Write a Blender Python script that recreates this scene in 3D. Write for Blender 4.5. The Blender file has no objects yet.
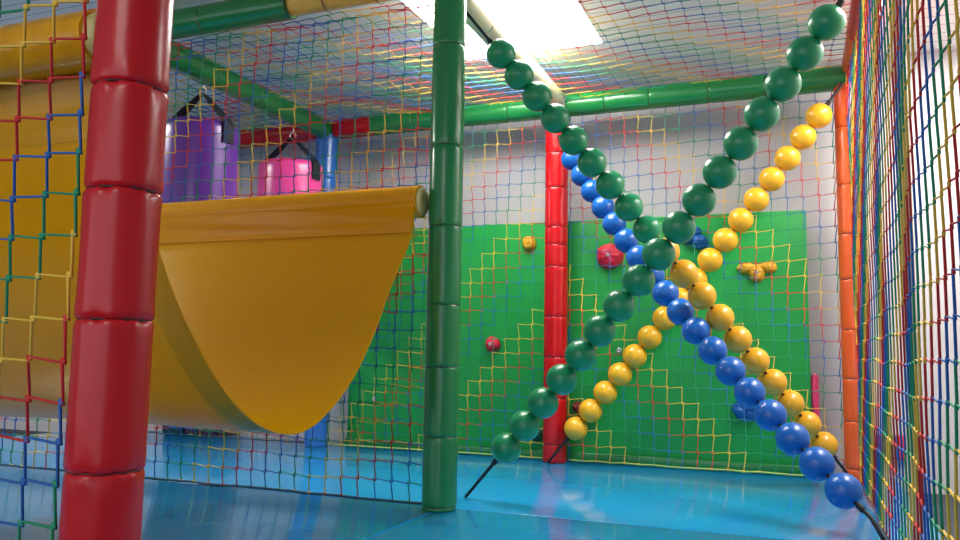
import bpy, math, random
from mathutils import Vector, Matrix, noise
random.seed(7)
SC = bpy.context.scene
COL = SC.collection
PI = math.pi
# ---------------------------------------------------------------- structure grid (metres)
W, V, D, NY, H = 1.354, 1.371, 1.36, -1.413, 1.80   # right cell, left cell, depth, near row, beam height
CEIL = 1.96

# ---------------------------------------------------------------- materials
def mat(name, col, rough=.5, spec=.5, coat=0., bump=0., bscale=60., var=0., translucent=0., emit=0., metallic=0.):
    m = bpy.data.materials.new(name); m.use_nodes = True
    nt = m.node_tree; b = nt.nodes['Principled BSDF']
    c = (*col, 1)
    b.inputs['Base Color'].default_value = c
    b.inputs['Roughness'].default_value = rough
    b.inputs['Specular IOR Level'].default_value = spec
    b.inputs['Coat Weight'].default_value = coat
    b.inputs['Coat Roughness'].default_value = .12
    b.inputs['Metallic'].default_value = metallic
    if emit:
        b.inputs['Emission Color'].default_value = c
        b.inputs['Emission Strength'].default_value = emit
    tc = nt.nodes.new('ShaderNodeTexCoord')
    if var:
        n = nt.nodes.new('ShaderNodeTexNoise'); n.inputs['Scale'].default_value = 7; n.inputs['Detail'].default_value = 5
        nt.links.new(tc.outputs['Object'], n.inputs['Vector'])
        mx = nt.nodes.new('ShaderNodeMix'); mx.data_type = 'RGBA'
        mx.inputs[6].default_value = tuple(max(0, x * (1 - var)) for x in col) + (1,)
        mx.inputs[7].default_value = tuple(min(1, x * (1 + var)) for x in col) + (1,)
        nt.links.new(n.outputs['Fac'], mx.inputs[0]); nt.links.new(mx.outputs[2], b.inputs['Base Color'])
    if bump:
        n = nt.nodes.new('ShaderNodeTexNoise'); n.inputs['Scale'].default_value = bscale; n.inputs['Detail'].default_value = 4
        nt.links.new(tc.outputs['Object'], n.inputs['Vector'])
        bp = nt.nodes.new('ShaderNodeBump'); bp.inputs['Strength'].default_value = bump; bp.inputs['Distance'].default_value = .01
        nt.links.new(n.outputs['Fac'], bp.inputs['Height']); nt.links.new(bp.outputs['Normal'], b.inputs['Normal'])
    if translucent:
        t = nt.nodes.new('ShaderNodeBsdfTranslucent'); t.inputs['Color'].default_value = c
        ms = nt.nodes.new('ShaderNodeMixShader'); ms.inputs[0].default_value = translucent
        out = nt.nodes['Material Output']
        nt.links.new(b.outputs[0], ms.inputs[1]); nt.links.new(t.outputs[0], ms.inputs[2]); nt.links.new(ms.outputs[0], out.inputs['Surface'])
    return m

M = dict(
    red=mat('red_vinyl', (.52, .004, .008), .27, .4, .1, .12, 22, .06),
    green=mat('green_vinyl', (.012, .20, .045), .26, .5, .25, .12, 22, .06),
    dkgreen=mat('dark_green_vinyl', (.010, .22, .055), .26, .5, .3, .12, 22, .06),
    yellowv=mat('yellow_vinyl', (.72, .46, .08), .32, .5, .1, .1, 22, .05),
    cream=mat('cream_vinyl', (.68, .60, .40), .35, .5, .1, .1, 22, .05),
    orange=mat('orange_vinyl', (.72, .10, .018), .3, .5, .2, .1, 22, .06),
    blue=mat('blue_vinyl', (.02, .15, .50), .28, .5, .2, .1, 22, .06),
    tie=mat('cable_tie', (.05, .03, .03), .5),
    white_thread=mat('white_thread', (.75, .72, .65), .8),
    mat_blue=mat('mat_blue_vinyl', (.014, .28, .60), .12, .5, .15, .06, 9, .07),
    panel=mat('green_painted_board', (.012, .33, .06), .38, .4, 0, .05, 40, .06),
    wall=mat('white_wall', (.50, .49, .505), .8, .2, 0, .05, 90, .02),
    under=mat('dark_floor', (.02, .03, .045), .6),
    cord=mat('black_cord', (.012, .012, .014), .6),
    ballg=mat('green_ball_plastic', (.010, .27, .105), .3, .5, .1, 0, 0, .03),
    bally=mat('yellow_ball_plastic', (.80, .42, .018), .3, .5, .1, 0, 0, .03),
    ballo=mat('amber_ball_plastic', (.76, .37, .016), .3, .5, .1, 0, 0, .03),
    ballb=mat('blue_ball_plastic', (.006, .11, .43), .28, .5, .1, 0, 0, .03),
    fabric=mat('yellow_tarpaulin', (.84, .46, .006), .2, .30, .0, .06, 14, .05, translucent=.33),
    hem=mat('yellow_tarpaulin_hem', (.80, .37, .008), .2, .30, .0, .06, 14, .05, translucent=.12),
    purple=mat('purple_vinyl', (.11, .018, .27), .3, .5, .2, .12, 12, .06),
    pink=mat('pink_vinyl', (.80, .055, .30), .3, .5, .2, .12, 12, .06),
    strap=mat('black_webbing', (.012, .014, .022), .7, .3, 0, .2, 200),
    steel=mat('steel', (.6, .6, .6), .3, metallic=1.),
    hold_y=mat('yellow_resin', (.72, .38, .02), .45, bump=.3, bscale=50),
    hold_r=mat('red_resin', (.70, .015, .05), .4, bump=.3, bscale=50),
    hold_b=mat('blue_resin', (.01, .12, .42), .4, bump=.3, bscale=50),
    hold_d=mat('dark_green_resin', (.01, .10, .05), .5, bump=.3, bscale=50),
    hold_br=mat('brown_red_resin', (.25, .03, .02), .5, bump=.3, bscale=50),
    plum=mat('plum_vinyl', (.05, .02, .06), .5),
    teal=mat('dark_teal_vinyl', (.006, .04, .05), .5),
    pinkpad=mat('rose_vinyl', (.75, .05, .17), .35),
    light=mat('light_diffuser', (1, .985, .95), .5, emit=15.),
    capcol=mat('pale_yellow_vinyl', (.60, .50, .18), .4),
    frame=mat('white_metal', (.75, .75, .73), .4),
)
NETM = [mat('net_yellow', (.80, .50, .06), .6, .3), mat('net_red', (.60, .03, .03), .6, .3),
        mat('net_blue', (.03, .13, .42), .6, .3), mat('net_green', (.02, .28, .13), .6, .3)]
ROPE = mat('rope_pale_green', (.35, .50, .12), .7, .2)
ROPED = mat('rope_dark', (.03, .07, .10), .7, .2)

# ceiling: white boards with thin joints
def ceil_mat():
    m = mat('white_ceiling_boards', (.66, .67, .64), .6, .3)
    nt = m.node_tree; b = nt.nodes['Principled BSDF']
    tc = nt.nodes.new('ShaderNodeTexCoord'); br = nt.nodes.new('ShaderNodeTexBrick')
    br.offset = 0; br.inputs['Scale'].default_value = 1.
    br.inputs['Color1'].default_value = (.84, .85, .81, 1); br.inputs['Color2'].default_value = (.80, .81, .77, 1)
    br.inputs['Mortar'].default_value = (.36, .37, .36, 1); br.inputs['Mortar Size'].default_value = .003
    br.inputs['Brick Width'].default_value = 2.4; br.inputs['Row Height'].default_value = .10
    nt.links.new(tc.outputs['Object'], br.inputs['Vector']); nt.links.new(br.outputs['Color'], b.inputs['Base Color'])
    return m
M['ceil'] = ceil_mat()

# striped material for the small block seen through the right-hand net
def stripe_mat():
    m = mat('rainbow_stripes', (.5, .1, .1), .5)
    nt = m.node_tree; b = nt.nodes['Principled BSDF']
    tc = nt.nodes.new('ShaderNodeTexCoord'); sx = nt.nodes.new('ShaderNodeSeparateXYZ')
    r = nt.nodes.new('ShaderNodeValToRGB'); r.color_ramp.interpolation = 'CONSTANT'
    cs = [(0, (.55, .02, .03)), (.24, (.70, .42, .05)), (.42, (.03, .25, .10)), (.56, (.03, .09, .35)), (.74, (.55, .02, .03))]
    e = r.color_ramp.elements
    e[0].position, e[0].color = 0, (*cs[0][1], 1); e[1].position, e[1].color = cs[1][0], (*cs[1][1], 1)
    for p, c in cs[2:]:
        q = e.new(p); q.color = (*c, 1)
    nt.links.new(tc.outputs['Generated'], sx.inputs[0]); nt.links.new(sx.outputs[0], r.inputs[0]); nt.links.new(r.outputs[0], b.inputs['Base Color'])
    return m
M['stripes'] = stripe_mat()

# ---------------------------------------------------------------- mesh helpers
class MB:
    def __init__(s): s.v = []; s.f = []; s.mi = []
    def add(s, vs, fs, mi=0):
        b = len(s.v); s.v += [tuple(x) for x in vs]
        s.f += [tuple(i + b for i in f) for f in fs]; s.mi += [mi] * len(fs)
    def grid(s, rings, closed=True, cap=False, mi=0):
        n = len(rings[0]); vs = [p for r in rings for p in r]; fs = []
        for i in range(len(rings) - 1):
            for j in range(n if closed else n - 1):
                k = (j + 1) % n
                fs.append((i * n + j, i * n + k, (i + 1) * n + k, (i + 1) * n + j))
        if cap:
            fs.append(tuple(range(n - 1, -1, -1))); fs.append(tuple(range((len(rings) - 1) * n, len(rings) * n)))
        s.add(vs, fs, mi)
    def lathe(s, prof, n=32, mi=0, cap=True):
        s.grid([[(r * math.cos(2 * PI * k / n), r * math.sin(2 * PI * k / n), z) for k in range(n)] for r, z in prof], cap=cap, mi=mi)
    def tube(s, pts, r, n=6, ref=Vector((0, 0, 1)), mi=0, cap=True):
        pts = [Vector(p) for p in pts]; rings = []
        for i, p in enumerate(pts):
            d = (pts[min(i + 1, len(pts) - 1)] - pts[max(i - 1, 0)]).normalized()
            a = d.cross(ref)
            if a.length < 1e-4: a = d.cross(Vector((1, .3, .2)))
            a.normalize(); b = a.cross(d).normalized()
            rings.append([p + r * (math.cos(2 * PI * k / n) * b + math.sin(2 * PI * k / n) * a) for k in range(n)])
        s.grid(rings, cap=cap, mi=mi)
    def rbox(s, lo, hi, bev=.01, seg=3, mi=0):
        """box with rounded edges (superellipse-free: rounded prism rings)"""
        lo, hi = Vector(lo), Vector(hi); c = (lo + hi) / 2; h = (hi - lo) / 2
        bev = min(bev, h.x * .98, h.y * .98, h.z * .98)
        def loop(ins, z):
            out = []
            for q, (sx, sy) in enumerate(((1, 1), (-1, 1), (-1, -1), (1, -1))):
                for k in range(seg + 1):
                    a = (q + k / seg) * PI / 2
                    rr = bev - ins
                    out.append((c.x + sx * (h.x - bev) + rr * math.cos(a), c.y + sy * (h.y - bev) + rr * math.sin(a), z))
            return out
        rings = []
        for k in range(seg + 1):
            a = k / seg * PI / 2; rings.append(loop(bev * (1 - math.sin(a)) * .999, lo.z + bev * (1 - math.cos(a))))
        for k in range(seg + 1):
            a = (1 - k / seg) * PI / 2; rings.append(loop(bev * (1 - math.sin(a)) * .999, hi.z - bev * (1 - math.cos(a))))
        s.grid(rings, cap=True, mi=mi)
    def mesh(s, name, mats, smooth=True):
        me = bpy.data.meshes.new(name); me.from_pydata(s.v, [], s.f)
        for m in (mats if isinstance(mats, (list, tuple)) else [mats]): me.materials.append(m)
        me.polygons.foreach_set('material_index', s.mi)
        me.polygons.foreach_set('use_smooth', [smooth] * len(s.f))
        me.update(); return me
    def build(s, name, mats, parent=None, smooth=True, loc=None):
        return link(name, s.mesh(name, mats, smooth), parent, loc)
def link(name, data, parent=None, loc=None):
    o = bpy.data.objects.new(name, data); COL.objects.link(o)
    if parent: o.parent = parent
    if loc is not None: o.location = loc
    return o
def tag(o, label=None, cat=None, group=None, kind=None):
    for k, v in (('label', label), ('category', cat), ('group', group), ('kind', kind)):
        if v: o[k] = v
    return o
def thing(name, label, cat, loc=(0, 0, 0), group=None, rot=None):
    o = link(name, None, loc=loc); o.empty_display_size = .1
    if rot: o.rotation_euler = rot
    return tag(o, label, cat, group)
def flat(o, ang=40):
    o.data.polygons.foreach_set('use_smooth', [True] * len(o.data.polygons))
    try: o.data.set_sharp_from_angle(angle=math.radians(ang))
    except Exception: pass
    return o

# ---------------------------------------------------------------- the room
def struct(name, lo, hi, m):
    b = MB(); lo, hi = Vector(lo), Vector(hi)
    vs = [(x, y, z) for z in (lo.z, hi.z) for y in (lo.y, hi.y) for x in (lo.x, hi.x)]
    b.add(vs, [(0, 2, 3, 1), (4, 5, 7, 6), (0, 1, 5, 4), (2, 6, 7, 3), (0, 4, 6, 2), (1, 3, 7, 5)])
    return tag(b.build(name, m, smooth=False), kind='structure')
RW = 2.15
struct('floor', (-5.2, -5.0, -.14), (RW + .1, 1.72, -.06), M['under'])
struct('wall_back', (-5.2, 1.62, -.06), (RW + .1, 1.72, CEIL), M['wall'])
struct('wall_right', (RW, -5.0, -.06), (RW + .1, 1.62, CEIL), M['wall'])
struct('wall_left', (-5.2, -5.0, -.06), (-5.1, 1.62, CEIL), M['wall'])
SX0, SX1, SY0, SY1 = -.385, .335, .22, 1.05
# ceiling with the opening for the light panel
cb = MB()
def slab(b, x0, x1, y0, y1, z0, z1):
    vs = [(x, y, z) for z in (z0, z1) for y in (y0, y1) for x in (x0, x1)]
    b.add(vs, [(0, 2, 3, 1), (4, 5, 7, 6), (0, 1, 5, 4), (2, 6, 7, 3), (0, 4, 6, 2), (1, 3, 7, 5)])
slab(cb, -5.2, SX0, -5, 1.72, CEIL, CEIL + .08); slab(cb, SX1, RW + .1, -5, 1.72, CEIL, CEIL + .08)
slab(cb, SX0, SX1, -5, SY0, CEIL, CEIL + .08); slab(cb, SX0, SX1, SY1, 1.72, CEIL, CEIL + .08)
tag(cb.build('ceiling', M['ceil'], smooth=False), kind='structure')

lt = thing('ceiling_light', 'large bright white light panel set in the ceiling above the netted cell', 'light', ((SX0 + SX1) / 2, (SY0 + SY1) / 2, CEIL))
hx, hy = (SX1 - SX0) / 2, (SY1 - SY0) / 2
b = MB(); slab(b, -hx + .02, hx - .02, -hy + .02, hy - .02, .012, .03); b.build('diffuser', M['light'], lt, False)
b = MB()
for a in ((-hx, -hx + .022, -hy, hy), (hx - .022, hx, -hy, hy), (-hx + .022, hx - .022, -hy, -hy + .022), (-hx + .022, hx - .022, hy - .022, hy)):
    slab(b, *a, .001, .04)
b.build('frame', M['frame'], lt, False)

# ---------------------------------------------------------------- floor mats
def floor_mat(x0, x1, y0, y1, label):
    cx, cy = (x0 + x1) / 2, (y0 + y1) / 2; g = .003
    b = MB(); b.rbox((x0 - cx + g, y0 - cy + g, 0), (x1 - cx - g, y1 - cy - g, .06), .004, 3)
    # gently cushioned top is left flat; seam piping along the edge is a part
    o = flat(b.build('floor_mat', M['mat_blue'], loc=(cx, cy, -.06)), 60)
    tag(o, label, 'floor mat', 'blue floor mats')
MY = .045
floor_mat(-2 * V - .4, W + .16, MY, 1.60, 'long glossy blue floor mat at the back, under the crossing strands of balls')
floor_mat(-2 * V - .4, 0, NY - .6, MY, 'glossy blue floor mat under the yellow hammock')
floor_mat(0, W + .16, NY - .6, MY, 'glossy blue floor mat in front of the green post, lower right')

# ---------------------------------------------------------------- padded tubes
def sleeve(L, r, seed, n=40, end=.004, amp=.0022, wob=.0005):
    rnd = random.Random(seed); b = MB(); rings = []
    zs = []
    for q in (0, .0012, .003, .006, .010, .016, .024, .035, .05):
        if q < L / 2: zs.append(q)
    k = max(1, int((L - .1) / .05))
    if L > .11: zs += [.05 + (L - .1) * (i + 1) / (k + 1) for i in range(k)]
    zs = sorted(set(round(q, 4) for q in zs + [L - q for q in zs]))
    zs = [q for i, q in enumerate(zs) if i == 0 or q - zs[i - 1] > .0009]; zs[-1] = L
    ph = [rnd.uniform(0, 6.28) for _ in range(6)]; off = rnd.uniform(0, 50)
    for z in zs:
        e = min(z, L - z)
        rr = r - end * math.exp(-e / .0045)
        w = math.exp(-e / .022)
        ring = []
        for j in range(n):
            a = 2 * PI * j / n
            pk = (math.sin(9 * a + ph[0]) * .5 + math.sin(14 * a + ph[1]) * .3 + math.sin(5 * a + ph[2]) * .5)
            nz = noise.noise(Vector((math.cos(a) * 1.6 + off, math.sin(a) * 1.6, z * 6))) * wob * 2
            R = rr + amp * w * pk * .8 + nz
            ring.append((R * math.cos(a), R * math.sin(a), z))
        rings.append(ring)
    b.grid(rings, cap=True)
    return b
def padded_tube(name, label, cat, p0, p1, r, seams, colours, group, part='foam_sleeve', seed=0, end=.004, amp=.0022):
    p0, p1 = Vector(p0), Vector(p1); L = (p1 - p0).length
    root = thing(name, label, cat, p0, group)
    root.rotation_mode = 'QUATERNION'; root.rotation_quaternion = Vector((0, 0, 1)).rotation_difference((p1 - p0).normalized())
    ss = [0] + list(seams) + [L]
    for i in range(len(ss) - 1):
        c = colours[min(i, len(colours) - 1)] if isinstance(colours, (list, tuple)) else colours
        rr = r
        if isinstance(c, tuple): c, rr = c
        l = ss[i + 1] - ss[i]
        if l < .004: continue
        sleeve(l - .0012, rr, seed * 31 + i, 40, end, amp).build(part, M[c], root, loc=(0, 0, ss[i] + .0006))
    for s_ in seams:
        b = MB(); n = 32
        rings = [[((r - end - .0005 + .0018 * math.cos(q)) * math.cos(2 * PI * j / n), (r - end - .0005 + .0018 * math.cos(q)) * math.sin(2 * PI * j / n), .0022 * math.sin(q)) for j in range(n)] for q in [2 * PI * k / 6 for k in range(7)]]
        b.grid(rings); b.build('cable_tie', M['tie'], root, loc=(0, 0, s_))
    return root
PG, BG = 'padded posts of the frame', 'padded beams of the frame'
near = padded_tube('padded_post', 'thick glossy red padded post close up, tied in at four seams', 'post', (0, NY, 0), (0, NY, H + .06), .065,
                   [.07, .30, .56, .79, .98, 1.22, 1.50], 'red', PG, seed=1, end=.006, amp=.006)
# white stitches up the side of each sleeve
for sl in [c for c in near.children if c.name.startswith('foam_sleeve')]:
    L = max(v.co.z for v in sl.data.vertices); b = MB(); a = math.radians(203); R = .0656
    k = .016
    pts = []
    while k < L - .016:
        b.tube([(R * math.cos(a), R * math.sin(a), k), (R * math.cos(a), R * math.sin(a), k + .006)], .0012, 5, Vector((1, 0, 0)))
        b.tube([((R - .0016) * math.cos(a), (R - .0016) * math.sin(a), k + .005), ((R - .0016) * math.cos(a), (R - .0016) * math.sin(a), k + .0125)], .0008, 5, Vector((1, 0, 0)))
        k += .0115
    b.build('stitching', M['white_thread'], sl)
padded_tube('padded_post', 'dark green padded post standing at the end of the yellow hammock', 'post', (0, 0, 0), (0, 0, H + .08), .0585,
            [.012, .24, .47, .68, .95, 1.23, 1.59], 'dkgreen', PG, seed=2, end=.003, amp=.0012)
padded_tube('padded_post', 'slim red padded post in front of the green climbing wall', 'post', (0, D, 0), (0, D, H - .02), .0585,
            [.085, .31, .51, .71, .96, 1.07, 1.16, 1.36, 1.54], 'red', PG, seed=3)
padded_tube('padded_post', 'orange padded post at the far end of the right net', 'post', (W, D, 0), (W, D, H - .05), .058,
            [.06, .26, .44, .65, .87, 1.07, 1.29, 1.55], 'orange', PG, seed=4)
padded_tube('padded_post', 'blue padded post in the far corner beside the pink bag', 'post', (-V, D, 0), (-V, D, H - .02), .062,
            [.25, .5, .76, 1.0, 1.25, 1.5], 'blue', PG, seed=5)
padded_tube('bare_post', 'thin cream pole standing just outside the right net', 'post', (W + .055, -.035, 0), (W + .055, -.035, H + .1), .017,
            [.6, 1.2], 'cream', PG, part='tape_wrap', seed=6)
# beams
zt = H + .055
padded_tube('padded_beam', 'thick green beam with a yellow end section above the yellow hammock', 'beam', (-V - .02, 0, zt), (-.062, 0, zt), .0575,
            [.30, .715, .88, 1.1], ['green', 'green', ('yellowv', .044), ('yellowv', .044), ('yellowv', .044)], BG, seed=11)
padded_tube('padded_beam', 'long green beam running back above the two hanging bags', 'beam', (-V, .062, H - .015), (-V, D - .03, H - .015), .0575,
            [.3, .62, .9], 'green', BG, seed=12)
padded_tube('padded_beam', 'red and green beam over the climbing wall, left of the slim red post', 'beam', (-V + .062, D, H - .012), (-.055, D, H - .012), .057,
            [.24, .5, .8, 1.05], ['red', 'green'], BG, seed=13)
padded_tube('padded_beam', 'long green beam between the slim red post and the orange post', 'beam', (.055, D, H - .012), (W + .05, D, H - .012), .057,
            [.2, .42, .70, .95], 'green', BG, seed=14)
padded_tube('padded_beam', 'red beam in the back left corner behind the hanging bags', 'beam', (-2 * V, D, H - .012), (-V - .062, D, H - .012), .057,
            [.3, .6, .95], 'red', BG, seed=15)
padded_tube('padded_beam', 'cream beam running back under the bright light panel', 'beam', (0, .062, H + .015), (0, D - .06, H + .015), .052,
            [.25, .5, .75, 1.0], 'cream', BG, seed=16)
padded_tube('padded_beam', 'orange red beam running forward from the top of the orange post', 'beam', (W + .03, D - .06, H + .02), (W + .03, -1.2, H + .02), .054,
            [.4, .8, 1.2, 1.6, 2.0], ['orange', 'red'], BG, seed=17)

# ---------------------------------------------------------------- nets
def net(label, org, u, v, nu, nv, cell, r=.0028, rising=True, phase=0, sag=.012, n=5, seed=0, rope=(), ropem=None, knot=False, jit=.002, cellv=None, warp=None):
    """Knotless net hung on the square: each twine climbs the net as a staircase and the colours run in bands of two twines."""
    org, u, v = Vector(org), Vector(u), Vector(v); nn = u.cross(v).normalized()
    cv = cellv or cell; e = .0042; rnd = random.Random(seed)
    J = {}
    def node(i, j):
        if (i, j) not in J:
            x, y = i * cell, j * cv
            s1 = noise.noise(Vector((x * 2.1 + seed * 7.3, y * 2.1, seed))) * sag * 2
            dx = noise.noise(Vector((x * 3 + seed * 3.1, y * 3, 9.))) * .014
            dy = noise.noise(Vector((x * 3 + seed * 5.7, y * 3, 4.))) * .014
            if i in (0, nu): dx = 0
            if j in (0, nv): dy = 0
            q = org + u * (x + dx + rnd.uniform(-jit, jit)) + v * (y + dy + rnd.uniform(-jit, jit)) + nn * s1
            if warp: q = warp(q, i, j)
            J[i, j] = q
        return J[i, j]
    mir = (lambda i: i) if rising else (lambda i: nu - i)
    su = 1 if rising else -1
    def A(i, j): return node(mir(i), j) + (u * su - v) * e
    def B(i, j): return node(mir(i), j) + (-u * su + v) * e
    b = MB()
    for k in range(-nv - 1, nu + 1):
        pts = []
        # twine k: H(i,j) with i-j=k, V(i,j) with i-1-j=k
        for j in range(0, nv + 1):
            i = k + j
            if 0 <= i <= nu and j >= 0: 
                pts.append(B(i, j))
            if 0 <= i + 1 <= nu: pts.append(A(i + 1, j))
        if len(pts) > 1:
            b.tube(pts, r, n, nn, mi=((k + phase) // 2) % 4, cap=False)
    if knot:
        for i in range(nu + 1):
            for j in range(nv + 1):
                p = node(i, j); d = (-u * su + v).normalized()
                b.tube([p - d * .006, p - d * .003, p + d * .003, p + d * .006], r * 1.25, 6, nn, mi=((mir(i) - j + phase) // 2) % 4)
    o = b.build('safety_net', NETM)
    tag(o, label, 'net', 'rainbow safety nets')
    for side in rope:
        rp = {'bottom': [(i, 0) for i in range(nu + 1)], 'top': [(i, nv) for i in range(nu + 1)],
              'left': [(0, j) for j in range(nv + 1)], 'right': [(nu, j) for j in range(nv + 1)]}[side]
        q = MB(); q.tube([node(*x) for x in rp], r * 1.6, 6, nn); q.build('edge_rope', ropem or ROPED, o)
    return o
X, Y, Z = (1, 0, 0), (0, 1, 0), (0, 0, 1)
c20 = lambda L: L / 20
net('rainbow net close up at the left, laced to the big red post', (-.068 - 16 * .0785, NY - .045, .05), X, Z, 16, 24, .0785, .0034, True, 1, .012, 6, 1, knot=True, cellv=.0735)
net('rainbow net hanging behind the yellow hammock', (-V + .06, .03, .008), X, Z, 19, 27, (V - .125) / 19, .0031, True, 5, .012, 5, 2, ('bottom',), cellv=.0655)
net('rainbow net low at the far left, beyond the big red post', (-2 * V, .03, .008), X, Z, 20, 27, (V - .07) / 20, .0029, True, 5, .012, 5, 3, ('bottom',), cellv=.0655)
net('rainbow net before the climbing wall, between the slim red and orange posts', (.063, D + .03, .012), X, Z, 18, 24, (W - .126) / 18, .0028, False, 3, .008, 5, 4, ('bottom',), ROPE, cellv=.0735)
net('rainbow net before the climbing wall, left of the slim red post', (-V + .068, D + .03, .012), X, Z, 18, 24, (V - .130) / 18, .0028, True, 1, .008, 5, 5, ('bottom',), ROPE, cellv=.0735)
net('rainbow net along the white wall behind the hanging bags', (-2 * V, D + .03, .012), X, Z, 19, 24, (V - .07) / 19, .0025, True, 1, .008, 5, 6, ('bottom',), cellv=.0735)
net('rainbow ceiling net stretched above the crossing balls', (.02, .05, H + .012), X, Y, 20, 19, (W - .03) / 20, .0020, True, 0, .010, 5, 7, cellv=.0685)
net('rainbow ceiling net stretched between the hanging bags and the cream beam', (-V + .02, .05, H + .012), X, Y, 20, 19, (V - .04) / 20, .0021, True, 3, .012, 5, 8, cellv=.0685)
net('rainbow ceiling net over the far left corner behind the purple bag', (-2 * V, .05, H + .012), X, Y, 20, 19, V / 20, .0024, False, 3, .012, 5, 9, cellv=.0685)
net('rainbow side net seen edge on along the right', (W, D - .066, .012), (0, -1, 0), Z, 42, 25, .0665, .0027, True, 2, .006, 5, 11, ('bottom',), cellv=.0715)

# ---------------------------------------------------------------- strands of balls
def ball_mesh(m, r):
    b = MB(); prof = [(.006, -r * .93), (.0085, -r * .985)]
    for k in range(1, 20):
        a = -PI / 2 + PI * (.055 + .89 * (k - 1) / 18); prof.append((r * math.cos(a), r * math.sin(a)))
    prof += [(.0085, r * .985), (.006, r * .93)]
    b.lathe(prof, 32); return b.mesh('ball', m)
BR = .0538
BALLS = {k: ball_mesh(M[k], .0562 if k == 'bally' else BR) for k in ('ballg', 'bally', 'ballo', 'ballb')}
def strand(label, A, E, sx, sz, t0, dt, cols, te=1.0, sy=0, foot=None):
    A, E = Vector(A), Vector(E)
    pt = lambda t: A + (E - A) * t + Vector((sx, sy, sz)) * 4 * t * (1 - t)
    root = thing('ball_strand', label, 'strand of balls', A, 'strands of plastic balls')
    b = MB(); b.tube([pt(te * k / 40) - A for k in range(41)] + ([Vector(foot) - A] if foot else []), .0062, 8); b.build('cord', M['cord'], root)
    # knots where the cord leaves the first and the last ball
    for t in (t0 - dt * .60, t0 + dt * (len(cols) - 1 + .60)):
        q = MB(); d = (pt(t + .005) - pt(t - .005)).normalized(); p = pt(t) - A
        q.tube([p - d * .010, p - d * .006, p + d * .006, p + d * .010], .0105, 8)
        q.build('knot', M['cord'], root)
    for i, c in enumerate(cols):
        t = t0 + dt * i; o = link('ball', BALLS[c], root, pt(t) - A)
        d = (pt(t + .01) - pt(t - .01)).normalized()
        o.rotation_mode = 'QUATERNION'; o.rotation_quaternion = Vector((0, 0, 1)).rotation_difference(d)
    return root
strand('strand of seventeen green balls rising from beside the green post to the top right', (-.004, .24, .004), (1.335, .025, 1.678), .024, -.013, .113, .050, ['ballg'] * 17)
strand('strand of green balls at the top and amber balls below, falling to the right', (.038, .059, 1.741), (1.332, 1.29, .006), -.0225, .0435, .0900, .0457, ['ballg'] * 9 + ['ballo'] * 10, sy=-.12)
strand('strand of blue balls falling from the slim red post to the lower right', (.024, 1.287, 1.616), (1.375, .058, .006), -.0305, -.0868, .075, .049, ['ballb'] * 18, sy=.10, te=.955, foot=(1.342, .085, .003))
strand('strand of yellow balls rising from the slim red post to the orange post', (-.014, 1.285, .004), (1.335, 1.29, 1.745), .011, -.015, .101, .0512, ['bally'] * 17)

# ---------------------------------------------------------------- hammock
ham = thing('hammock', 'yellow tarpaulin hammock slung in a deep loop between two tubes', 'hammock', (-V / 2, -.7, 0))
def catmull(P, per=10):
    out = []
    P = [Vector(p) for p in P]; P = [2 * P[0] - P[1]] + P + [2 * P[-1] - P[-2]]
    for i in range(1, len(P) - 2):
        for k in range(per):
            t = k / per; a, b_, c, d = P[i - 1:i + 3]
            out.append(.5 * (2 * b_ + (c - a) * t + (2 * a - 5 * b_ + 4 * c - d) * t * t + (3 * b_ - a - 3 * c + d) * t ** 3))
    out.append(P[-2]); return out
NT, FT, TR = (-1.385, 1.105), (-.046, 1.035), .052      # tube centres (y, z)
prof = catmull([(-1.337, 1.10), (-1.305, .98), (-1.240, .80), (-1.165, .65), (-1.06, .51), (-.93, .385), (-.80, .318), (-.66, .300), (-.53, .342), (-.372, .455), (-.236, .625), (-.150, .78), (-.088, .905), (-.092, 1.035)], 8)
def sheet(prof, x0f, x1f, th, nx=26, seed=0, side=0):
    """solid sheet extruded along x; x1f(s) is the free edge"""
    b = MB(); n = len(prof); rows = []
    for k in range(n):
        t = (prof[min(k + 1, n - 1)] - prof[max(k - 1, 0)]).normalized(); nr = Vector((-t.y, t.x))
        rows.append((prof[k], nr))
    top, bot = [], []
    for k, (p, nr) in enumerate(rows):
        s = k / (n - 1); xa, xb = x0f(s), x1f(s); ra, rb = [], []
        for i in range(nx + 1):
            x = xa + (xb - xa) * i / nx
            w = noise.noise(Vector((x * 1.7, s * 3.2, seed))) * .010 * math.sin(PI * s)
            q = p + nr * w
            a = q + nr * (th * (side * .5 + .5)); c = q - nr * (th * (.5 - side * .5))
            ra.append((x, a.x, a.y)); rb.append((x, c.x, c.y))
        top.append(ra); bot.append(rb)
    rings = [[*top[k], *reversed(bot[k])] for k in range(n)]
    b.grid(rings, cap=True); return b
off = Vector((V / 2, .7, 0))
def hb(b, name, m):
    o = flat(b.build(name, m, ham, loc=off), 50); return o
xl = -V + .09
hb(sheet(prof, lambda s: xl, lambda s: -.112 + .042 * max(0, (s - .8) / .2) + .01 * max(0, (.2 - s) / .2), .0035, 30, 1), 'fabric', M['fabric'])
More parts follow.
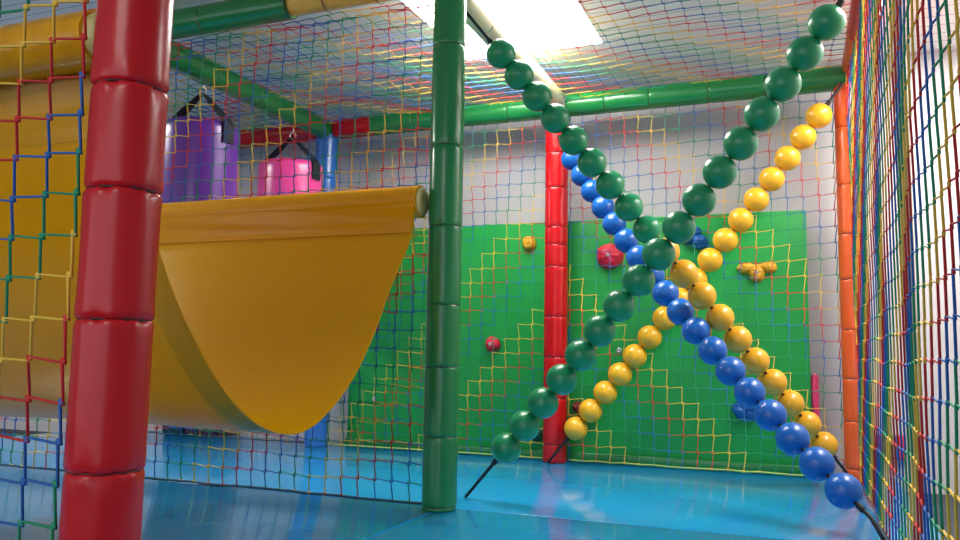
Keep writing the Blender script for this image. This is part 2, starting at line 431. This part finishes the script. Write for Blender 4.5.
# double layer of the hem on the outside of the near leg and on the inside of the far leg
hb(sheet([p for p in prof[0:11]], lambda s: xl + .002, lambda s: -.1135, .003, 26, 1, -1.0 * 1.2), 'hem', M['hem'])
hb(sheet([p + Vector((-.003, .0)) for p in prof if p.x > -.5 and p.y > .915], lambda s: xl + .002, lambda s: -.090 + .020 * s, .003, 26, 1, 1.2), 'hem', M['hem'])
hb(sheet([p for p in prof if p.x < -.72 and p.y < .95], lambda s: -.175 - .02 * s, lambda s: -.1135, .0025, 6, 1, -1.2), 'shade_band', M['hem'])  # hem-coloured strip standing in for shading and reflection along the near free edge
for (ty, tz), xe in ((NT, -.108), (FT, -.0705)):
    b = MB(); n = 32; R = TR + .0035
    rings = []
    for i in range(31):
        x = xl + (xe - xl) * i / 30
        rings.append([(x, ty + (R + noise.noise(Vector((x * 4, j * .3, tz))) * .0012) * math.cos(2 * PI * j / n), tz + (R + noise.noise(Vector((x * 4, j * .3, tz + 3))) * .0012) * math.sin(2 * PI * j / n)) for j in range(n)])
    b.grid(rings, cap=True); hb(b, 'tube_sleeve', M['hem'])
    b = MB()
    q_ = .026 if xe < -.09 else .003
    pr = [(TR - .004, 0), (TR - .002, q_), (TR - .008, q_ + .006), (TR - .03, q_ + .007), (.012, q_ + .007)]
    b.grid([[(xe + z, ty + r * math.cos(2 * PI * j / n), tz + r * math.sin(2 * PI * j / n)) for j in range(n)] for r, z in pr], cap=True)
    hb(b, 'end_cap', M['capcol'])

# ---------------------------------------------------------------- hanging bags
def bag(name, label, y, ztop, zbot, R, m, seed, zring):
    root = thing(name, label, 'punching bag', (-V, y, zbot), 'hanging bags')
    L = ztop - zbot; b = MB(); n = 48; rings = []
    prof = [(R * .2, 0), (R * .85, .0), (R * .97, .012), (R, .035)]
    k = 16
    prof += [(R, .035 + (L - .075) * i / k) for i in range(1, k + 1)]
    prof += [(R * .985, L - .02), (R * .94, L - .006), (R * .85, L), (R * .3, L - .006)]
    for r, z in prof:
        ring = []
        for j in range(n):
            a = 2 * PI * j / n
            q = 1 + .010 * noise.noise(Vector((math.cos(a) * 2 + seed, math.sin(a) * 2, z * 5)))
            ring.append((r * q * math.cos(a), r * q * math.sin(a), z))
        rings.append(ring)
    b.grid(rings, cap=True); b.build('body', M[m], root)
    zr = zring - zbot
    # webbing straps: from the ring out to the rim and down the side
    for ang in (math.radians(-8), math.radians(190)):
        d = Vector((math.cos(ang), math.sin(ang), 0)); t = Vector((-d.y, d.x, 0)); w = .030
        path = [Vector((0, 0, zr - .012)) + d * .008, d * (R * .48) + Vector((0, 0, zr * .49 + L * .51)), d * (R * .95) + Vector((0, 0, L + .004)), d * (R + .006) + Vector((0, 0, L - .02)), d * (R + .006) + Vector((0, 0, L - .10))]
        ww = [.012, w, w, w, w]; th = .0022; b = MB(); rings = []
        for i, p in enumerate(path):
            tg = (path[min(i + 1, 4)] - path[max(i - 1, 0)]).normalized(); nr = tg.cross(t).normalized()
            rings.append([p + t * ww[i] + nr * th, p - t * ww[i] + nr * th, p - t * ww[i] - nr * th, p + t * ww[i] - nr * th])
        b.grid(rings, cap=True); flat(b.build('strap', M['strap'], root), 50)
    # steel ring and hook up to the beam
    b = MB(); b.tube([(.018 * math.cos(a), 0, zr + .018 * math.sin(a)) for a in [2 * PI * k / 16 for k in range(17)]], .0035, 8, Vector((0, 1, 0))); b.build('ring', M['steel'], root)
    b = MB(); top = H - .072 - zbot
    b.tube([(0, .002, zr + .012), (.004, .0, zr + .02), (0, 0, top + .01)], .0045, 8, Vector((1, 0, 0))); b.build('hanging_hook', M['steel'], root)
    return root
bag('punching_bag', 'purple punching bag with black straps, hanging nearer the big red post', .325, 1.525, .86, .172, 'purple', 1, 1.685)
bag('punching_bag', 'pink punching bag with black straps, hanging beside the blue post', 1.025, 1.51, .86, .170, 'pink', 5, 1.665)

# ---------------------------------------------------------------- climbing wall and holds
pan = thing('climbing_board', 'big flat green climbing board on the white back wall', 'climbing wall', (-.035, 1.49, 0))
b = MB(); b.rbox((-1.205, -.022, 0), (1.205, .022, 1.212), .006, 3); flat(b.build('board', M['panel'], pan), 40)
b = MB(); b.rbox((-1.205, -.044, 0.0), (1.205, -.0225, .045), .006, 3); flat(b.build('kick_strip', M['green'], pan), 40)
for bx, bz in ((-1.035, .265), (.33, .55), (-.55, .86)):
    b = MB(); b.grid([[(bx + r * math.cos(2 * PI * j / 16), y, bz + r * math.sin(2 * PI * j / 16)) for j in range(16)] for r, y in ((.014, -.022), (.013, -.027), (.006, -.027), (.005, -.024))], cap=True)
    b.build('bolt_hole', M['steel'], pan)
PY = 1.467
def hold(label, blobs, m, seed, bolt=True):
    x0, z0 = blobs[0][0], blobs[0][1]
    root = thing('climbing_hold', label, 'climbing hold', (x0, PY, z0), 'climbing holds on the green board')
    b = MB()
    for q, (x, z, rx, rz, ry) in enumerate(blobs):
        rings = []; n = 24
        for k in range(9):
            a = k / 8 * PI / 2; ring = []
            for j in range(n):
                t = 2 * PI * j / n; f = 1 + .16 * noise.noise(Vector((math.cos(t) * 1.3 + seed * 3 + q, math.sin(t) * 1.3, math.sin(a))))
                ring.append((x - x0 + rx * f * math.cos(t) * math.cos(a) ** .7, -ry * math.sin(a) * f, z - z0 + rz * f * math.sin(t) * math.cos(a) ** .7))
            rings.append(ring)
        b.grid(rings, cap=True)
    b.build('grip', M[m], root)
    if bolt:
        x, z, rx, rz, ry = blobs[0]; n = 12
        q = MB(); q.grid([[(r * math.cos(2 * PI * j / n), -ry * 1.12 + y, r * math.sin(2 * PI * j / n)) for j in range(n)] for r, y in ((.009, .02), (.009, 0), (.004, 0), (.004, .004))], cap=True)
        q.build('bolt', M['steel'], root)
hold('small yellow climbing hold left of the slim red post', [(-.176, 1.10, .040, .040, .035)], 'hold_y', 1, False)
hold('round red climbing hold just right of the slim red post', [(.250, 1.022, .068, .066, .05)], 'hold_r', 2)
hold('small red climbing hold low between the green and slim red posts', [(-.373, .574, .045, .040, .04)], 'hold_r', 3)
hold('yellow two lobed climbing hold right of the crossing balls', [(.948, .920, .038, .044, .035), (.900, .945, .040, .028, .03), (1.0, .947, .040, .028, .03)], 'hold_y', 4)
hold('blue lumpy climbing hold beside the upper green balls', [(.690, 1.078, .040, .036, .05), (.640, 1.105, .042, .040, .05), (.668, 1.13, .03, .028, .04)], 'hold_b', 5, False)
hold('blue climbing hold low behind the strand of blue balls', [(.890, .285, .062, .055, .05)], 'hold_b', 6, False)
hold('brown red climbing hold behind the lowest yellow balls', [(.135, .235, .055, .036, .04), (.09, .265, .03, .03, .03)], 'hold_br', 7, False)
hold('dark green climbing hold behind the lowest green balls', [(-.127, .125, .045, .042, .04)], 'hold_d', 8, False)

# ---------------------------------------------------------------- things along the wall
def block(name, label, cat, lo, hi, m, bev):
    c = ((lo[0] + hi[0]) / 2, (lo[1] + hi[1]) / 2, lo[2])
    b = MB(); b.rbox([lo[i] - c[i] for i in range(3)], [hi[i] - c[i] for i in range(3)], bev, 4)
    return tag(flat(b.build(name, M[m], loc=c), 45), label, cat)
block('foam_block', 'narrow rose pink padded strip standing at the right end of the green board', 'padding', (1.172, 1.475, 0), (1.204, 1.55, .46), 'pinkpad', .014)
block('foam_block', 'dark teal foam block on the floor below the purple bag', 'foam block', (-2.54, 1.44, 0), (-2.375, 1.56, .55), 'teal', .02)
block('foam_block', 'plum coloured foam block on the floor beside the dark teal block', 'foam block', (-2.365, 1.44, 0), (-2.13, 1.56, .55), 'plum', .02)
block('mounted_board', 'small rainbow striped board on the white wall behind the right net', 'board', (1.445, 1.595, .080), (1.56, 1.6195, .190), 'stripes', .006)

# ---------------------------------------------------------------- light
w = bpy.data.worlds.new('room_light'); SC.world = w; w.use_nodes = True
bg = w.node_tree.nodes['Background']; bg.inputs[0].default_value = (.80, .88, 1.0, 1); bg.inputs[1].default_value = .85
def lamp(name, loc, sx, sy, e, col=(1, .96, .9), rot=(0, 0, 0)):
    l = bpy.data.lights.new(name, 'AREA'); l.shape = 'RECTANGLE'; l.size = sx; l.size_y = sy; l.energy = e; l.color = col
    o = bpy.data.objects.new(name, l); COL.objects.link(o); o.location = loc; o.rotation_euler = rot; return o
lamp('fill_light_front', (.2, -3.6, CEIL - .01), 1.2, 1.2, 14)  # added fill light behind the camera, no known fitting there
lamp('fill_light_right', (1.76, .6, CEIL - .01), .5, 1.2, 32)  # added to brighten the right and back walls, no known fitting
lamp('fill_light_left', (-2.9, -.5, CEIL - .01), .6, .6, 30)  # added fill light out of view on the left, no known fitting

# ---------------------------------------------------------------- camera
cam = bpy.data.cameras.new('camera'); co = bpy.data.objects.new('camera', cam); COL.objects.link(co)
cam.sensor_width = 36; cam.lens = 802.03 / 960 * 36; cam.clip_start = .02
ya, pi_, ro = .37969, .107557, .0177469
R = Matrix.Rotation(ya, 3, 'Z') @ Matrix.Rotation(pi_, 3, 'X') @ Matrix.Rotation(-ro, 3, 'Y')
R = R @ Matrix.Rotation(PI / 2, 3, 'X')
co.matrix_world = Matrix.Translation((1.12868, -2.498, .50732)) @ R.to_4x4()
SC.camera = co
SC.view_settings.view_transform = 'Standard'; SC.view_settings.look = 'None'
SC.view_settings.gamma = 1; SC.view_settings.use_curve_mapping = False
SC.view_settings.exposure = .9
